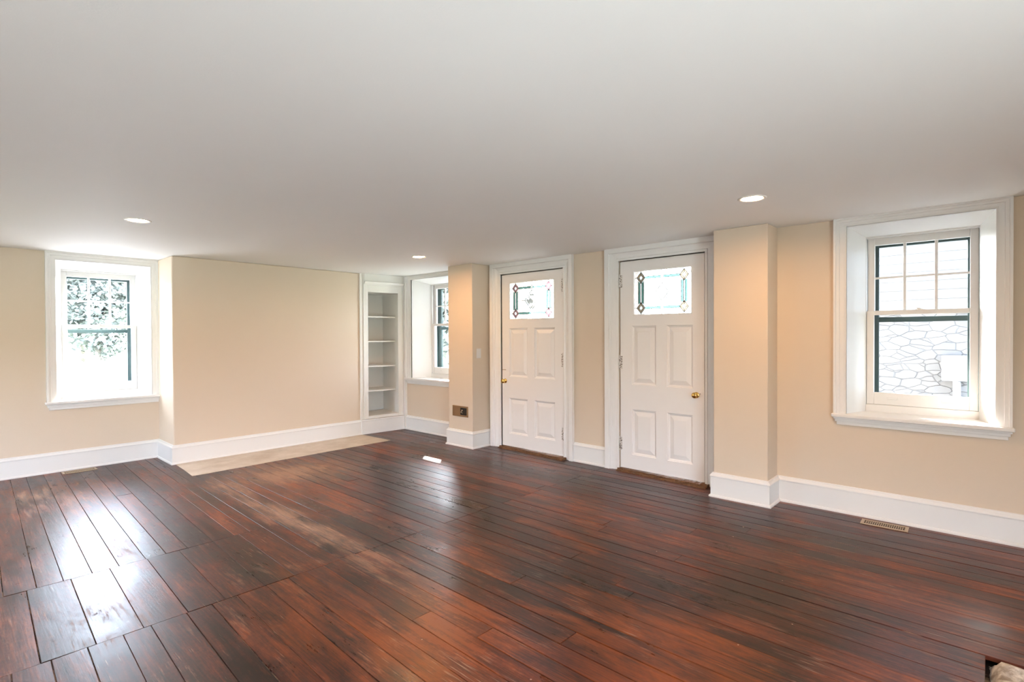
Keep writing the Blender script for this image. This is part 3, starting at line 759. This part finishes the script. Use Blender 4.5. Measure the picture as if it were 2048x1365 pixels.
# ------------------------------------------------------------------ recessed lamps
lamp_labels = ['round recessed ceiling lamp nearest the leftmost window', 'round recessed ceiling lamp in front of the built-in shelves',
               'round recessed ceiling lamp in front of the right pier', 'round recessed ceiling lamp overhead just above the picture edge', 'unseen recessed ceiling lamp added behind the viewpoint on the left', 'round recessed ceiling lamp behind the viewpoint on the right']
def recessed(x, y, label, src=None):
    o = thing('recessed_light', (x, y, H), label, 'ceiling light', 'recessed ceiling lamps')
    if src:
        for ch in src.children:
            c = ch.copy(); C.objects.link(c); c.parent = o
        return o
    b = bmesh.new(); n = 48
    prof = [(.0615, .012), (.0615, -.001), (.066, -.004), (.078, -.005), (.084, -.003), (.085, .0)]
    rings = [[b.verts.new((r * math.cos(2 * PI * i / n), r * math.sin(2 * PI * i / n), z)) for i in range(n)] for r, z in prof]
    for A, B in zip(rings, rings[1:]):
        for i in range(n): b.faces.new((A[i], A[(i + 1) % n], B[(i + 1) % n], B[i]))
    bmesh.ops.recalc_face_normals(b, faces=b.faces)
    finish('trim_ring', b, m_canring, o, smooth=True)
    b = bmesh.new(); vs = [b.verts.new((.0612 * math.cos(2 * PI * i / n), .0612 * math.sin(2 * PI * i / n), .004)) for i in range(n)]
    f = b.faces.new(vs); f.normal_update()
    if f.normal.z > 0: f.normal_flip()
    finish('lamp_lens', b, m_lens, o)
    b = bmesh.new(); tube(b, (0, 0, .005), (0, 0, .10), .0617, .0617, 32); finish('lamp_can', b, m_canring, o)
    return o
first = None
for (x, y), lb in zip(LAMP_POS, lamp_labels):
    q = recessed(x, y, lb, first); first = first or q

# ------------------------------------------------------------------ vents, switch
def register(name, loc, L_, Wd, along, label, ncol):
    o = thing(name, loc, label, 'vent', 'floor registers', rotz=along)
    b = bmesh.new(); t = .020
    box(b, -L_ / 2, L_ / 2, -Wd / 2, -Wd / 2 + t, 0, .006); box(b, -L_ / 2, L_ / 2, Wd / 2 - t, Wd / 2, 0, .006)
    box(b, -L_ / 2, -L_ / 2 + t, -Wd / 2 + t, Wd / 2 - t, 0, .006); box(b, L_ / 2 - t, L_ / 2, -Wd / 2 + t, Wd / 2 - t, 0, .006)
    finish('vent_frame', b, m_ventm, o, bevel=.002)
    b = bmesh.new(); n = ncol
    for i in range(1, n):
        x = -L_ / 2 + t + (L_ - 2 * t) * i / n; box(b, x - .0022, x + .0022, -Wd / 2 + t, Wd / 2 - t, .0035, .0055)
    box(b, -L_ / 2 + t, L_ / 2 - t, -.0025, .0025, .0035, .0056)
    finish('vent_louvre', b, m_ventm, o)
    b = bmesh.new(); box(b, -L_ / 2 + .004, L_ / 2 - .004, -Wd / 2 + .004, Wd / 2 - .004, 0, .0014); finish('duct_shade_plate', b, m_void, o)
    return o
register('floor_vent', (4.452, .556, .0008), .272, .112, PI / 2 + .03, 'tan slotted floor vent below the right window', 19)
register('floor_vent', (.962, 6.765, .0008), .272, .112, .02, 'tan slotted floor vent below the leftmost window', 19)

o = thing('wall_vent', (XP, 4.766, .427), 'brown bronze wall vent low on the pier, its damper half open', 'vent')
b = bmesh.new(); yh, zh = .137, .064; t = .020
box(b, -.010, 0, -yh, yh, -zh, -zh + t); box(b, -.010, 0, -yh, yh, zh - t, zh); box(b, -.010, 0, -yh, -yh + t, -zh + t, zh - t); box(b, -.010, 0, yh - t, yh, -zh + t, zh - t)
finish('vent_frame', b, m_bronze, o, bevel=.003)
b = bmesh.new(); box(b, -.0012, -.0004, -yh + t - .004, yh - t + .004, -zh + t - .004, zh - t + .004); finish('duct_shade_plate', b, m_void, o)
b = bmesh.new(); box(b, -.004, -.0018, .002, yh - t, -zh + t, zh - t); finish('damper_plate', b, m_bronze, o)
b = bmesh.new(); tube(b, (-.004, -.030, .012), (-.012, -.018, -.010), .0035); tube(b, (-.012, -.018, -.010), (-.010, -.045, -.018), .003); lathe(b, (-.003, -.030, .012), (-1, 0, 0), [(0, 0), (0, .010), (.004, .008), (.005, 0)], 14)
finish('damper_lever', b, m_ventm, o)

o = thing('light_switch', (4.387, YP1, 1.13), 'white rocker light switch plate on the pier beside the left door', 'light switch')
b = bmesh.new(); box(b, -.036, .036, -.006, 0, -.058, .058); finish('switch_plate', b, m_switch, o, bevel=.003)
b = bmesh.new(); box(b, -.0165, .0165, -.010, -.006, -.033, .033); q = finish('rocker', b, m_switch, o, bevel=.002)

# ------------------------------------------------------------------ outdoors
bm = bmesh.new(); vs = [bm.verts.new(v) for v in ((-60, -60, -.5), (80, -60, -.5), (80, 80, -.5), (-60, 80, -.5))]; bm.faces.new(vs)
st('ground', bm, m_lawn, 'sunlit lawn outside the windows', 'ground')
bm = bmesh.new(); box(bm, -14, 11, 7.35, 33.0, -.52, -.48); 
st('driveway', bm, m_gravel, 'wide pale gravel yard beyond the leftmost window', 'driveway')
bm = bmesh.new(); box(bm, XR + WT, 7.35, -3, 14, -.5, -.12)
st('porch_floor', bm, m_gravel, 'pale porch floor outside the doors', 'porch')

# unseen porch roof on posts, its edge set to block most of the sun
o = thing('sun_blocking_roof', (6.0, 3, 2.8), 'unseen flat porch roof outside the two doors, shaped to block the sun', 'porch')
b = bmesh.new(); box(b, XR + WT - 6.0, 6.92 - 6.0, -4.5, 7.0, .08, .16); finish('roof_deck', b, m_slate, o)
b = bmesh.new(); box(b, XR + WT - 6.0, .90, -4.45, 6.95, .04, .08); finish('soffit', b, m_white_out, o)
def post(x, y, label, src=None):
    if src: q = src.copy(); C.objects.link(q)
    else:
        b = bmesh.new(); box(b, -.07, .07, -.07, .07, 0, 2.93); box(b, -.085, .085, -.085, .085, 0, .12); box(b, -.08, .08, -.08, .08, 2.83, 2.93)
        q = finish('porch_post', b, m_postg, bevel=.008)
    q.location = (x, y, -.12); return tag(q, label, 'post', 'porch posts')
m_postg = paint('grey_green_post', (.30, .38, .36), .5)
p0 = post(6.75, 3.73, 'grey green porch post seen through the right door glass')
post(6.75, 6.14, 'grey green porch post seen through the left door glass', p0)

# neighbouring wing: clapboard over rubble stone
def stone_mat():
    m, n, l, b = new_mat('pale_rubble_stone')
    tc = n.new('ShaderNodeTexCoord'); mp = n.new('ShaderNodeMapping'); mp.inputs['Scale'].default_value = (1, 5.2, 11)
    no = n.new('ShaderNodeTexNoise'); no.inputs['Scale'].default_value = 3; no.inputs['Detail'].default_value = 3
    mxv = n.new('ShaderNodeMixRGB'); mxv.blend_type = 'LINEAR_LIGHT'; mxv.inputs[0].default_value = .30
    l.new(tc.outputs['Object'], mp.inputs[0]); l.new(mp.outputs[0], mxv.inputs[1]); l.new(tc.outputs['Object'], no.inputs['Vector']); l.new(no.outputs['Color'], mxv.inputs[2])
    v1 = n.new('ShaderNodeTexVoronoi'); v1.inputs['Scale'].default_value = 1.15; v2 = n.new('ShaderNodeTexVoronoi'); v2.feature = 'DISTANCE_TO_EDGE'; v2.inputs['Scale'].default_value = 1.15
    l.new(mxv.outputs[0], v1.inputs['Vector']); l.new(mxv.outputs[0], v2.inputs['Vector'])
    r1 = n.new('ShaderNodeValToRGB'); r1.color_ramp.elements[0].color = (.175, .18, .185, 1); r1.color_ramp.elements[1].color = (.25, .25, .25, 1)
    sp = n.new('ShaderNodeSeparateColor'); l.new(v1.outputs['Color'], sp.inputs[0]); l.new(sp.outputs[0], r1.inputs[0])
    r2 = n.new('ShaderNodeValToRGB'); r2.color_ramp.elements[0].position = 0; r2.color_ramp.elements[1].position = .045
    r2.color_ramp.elements[0].color = (.74, .74, .74, 1); r2.color_ramp.elements[1].color = (1, 1, 1, 1); l.new(v2.outputs['Distance'], r2.inputs[0])
    mm = n.new('ShaderNodeMixRGB'); mm.blend_type = 'MULTIPLY'; mm.inputs[0].default_value = 1; l.new(r1.outputs[0], mm.inputs[1]); l.new(r2.outputs[0], mm.inputs[2])
    l.new(mm.outputs[0], b.inputs['Base Color']); b.inputs['Roughness'].default_value = .9
    bp = n.new('ShaderNodeBump'); bp.inputs['Distance'].default_value = .03; l.new(r2.outputs[0], bp.inputs['Height']); l.new(bp.outputs[0], b.inputs['Normal'])
    return m
m_stone = stone_mat()
nbx = 7.6
o = thing('neighbouring_wing', (nbx, 0, -.5), 'white clapboard house wing on a pale rubble stone base outside the right window', 'building')
b = bmesh.new(); box(b, 0, .5, -5, 2.6, 0, 2.08); finish('stone_wall', b, m_stone, o)
b = bmesh.new()
for k in range(38):
    z = 2.13 + k * .105
    vs = [b.verts.new(v) for v in ((-.030, -5, z), (-.030, 2.6, z), (-.012, 2.6, z + .105), (-.012, -5, z + .105), (.4, -5, z), (.4, 2.6, z), (.4, 2.6, z + .105), (.4, -5, z + .105))]
    for f in ((0, 3, 2, 1), (4, 5, 6, 7), (0, 1, 5, 4), (3, 7, 6, 2), (1, 2, 6, 5), (0, 4, 7, 3)): b.faces.new([vs[i] for i in f])
bmesh.ops.recalc_face_normals(b, faces=b.faces)
finish('clapboard', b, m_siding, o)
b = bmesh.new(); box(b, -.06, .3, -5.02, 2.62, 2.08, 2.13); finish('water_table', b, m_white_out, o)
b = bmesh.new(); box(b, -.5, .6, -5.2, 2.8, 6.1, 6.2); finish('eave', b, m_slate, o)
o = thing('meter_box', (nbx - .012, .29, .62), 'light grey electric box on the stone wall outside the right window', 'electric box')
b = bmesh.new(); box(b, -.10, 0, -.13, .13, .20, .48); finish('box_body', b, m_meter, o, bevel=.008)
b = bmesh.new(); box(b, -.108, -.10, -.10, .10, .225, .40); finish('box_cover', b, m_meter, o, bevel=.003)
b = bmesh.new(); tube(b, (-.05, 0, -1.05), (-.05, 0, .20), .035); finish('conduit', b, m_meter, o, smooth=False)

# trees
def tree(x, y, h, r, label, seed, src=None):
    t = thing('tree', (x, y, -.5), label, 'tree', 'trees outside the windows')
    if src:
        for ch in src.children:
            c = ch.copy(); C.objects.link(c); c.parent = t
        t.rotation_euler.z = seed * 1.3; t.scale = (r / 2.2, r / 2.2, h / 6.5)
        return t
    rr = random.Random(seed); b = bmesh.new()
    tube(b, (0, 0, -.1), (0, 0, h * .5), .16, .10, 10)
    for k in range(7):
        a = k * 2.4; z = h * (.22 + .06 * k); tube(b, (0, 0, z), (math.cos(a) * r * .6, math.sin(a) * r * .6, z + h * .18), .05, .015, 7)
    finish('trunk', b, m_bark, t)
    b = bmesh.new()
    for k in range(8000):
        u = rr.random() ** .4; th = rr.uniform(0, 2 * PI); ph = math.acos(rr.uniform(-1, 1))
        p = Vector((math.cos(th) * math.sin(ph) * r * u, math.sin(th) * math.sin(ph) * r * u, h * .58 + math.cos(ph) * h * .44 * u))
        p += Vector((noise.noise(p * .8), noise.noise(p * .8 + Vector((9, 0, 0))), noise.noise(p * .8 + Vector((0, 9, 0))))) * .8
        q = Matrix.Rotation(rr.uniform(0, 6.3), 3, 'Z') @ Matrix.Rotation(rr.uniform(-1.2, 1.2), 3, 'X'); s = rr.uniform(.08, .15)
        b.faces.new([b.verts.new(p + q @ Vector(v) * s) for v in ((-.5, -1, 0), (.5, -1, 0), (.9, .1, .1), (0, 1.3, 0), (-.9, .1, .1))])
    finish('foliage', b, m_leaf, t)
    return t
t0 = tree(6.3, 38, 6.5, 2.2, 'pale leafy tree far across the yard, filling the upper panes of the leftmost window', 1)
tree(11.2, 41, 7.5, 2.4, 'leafy tree far across the yard, to the right of the one filling the leftmost window', 2, t0)
tree(1.2, 40, 7, 2.4, 'leafy tree far across the yard, to the left of the one filling the leftmost window', 3, t0)
tree(6.8, 46, 11, 3.4, 'taller tree standing behind the others beyond the leftmost window', 4, t0)
tree(11.6, 12.7, 5.4, 2.0, 'small leafy tree on the lawn seen through the corner window', 5, t0)
tree(28.0, 33.0, 9.0, 3.2, 'taller distant tree behind the small one seen through the corner window', 6, t0)
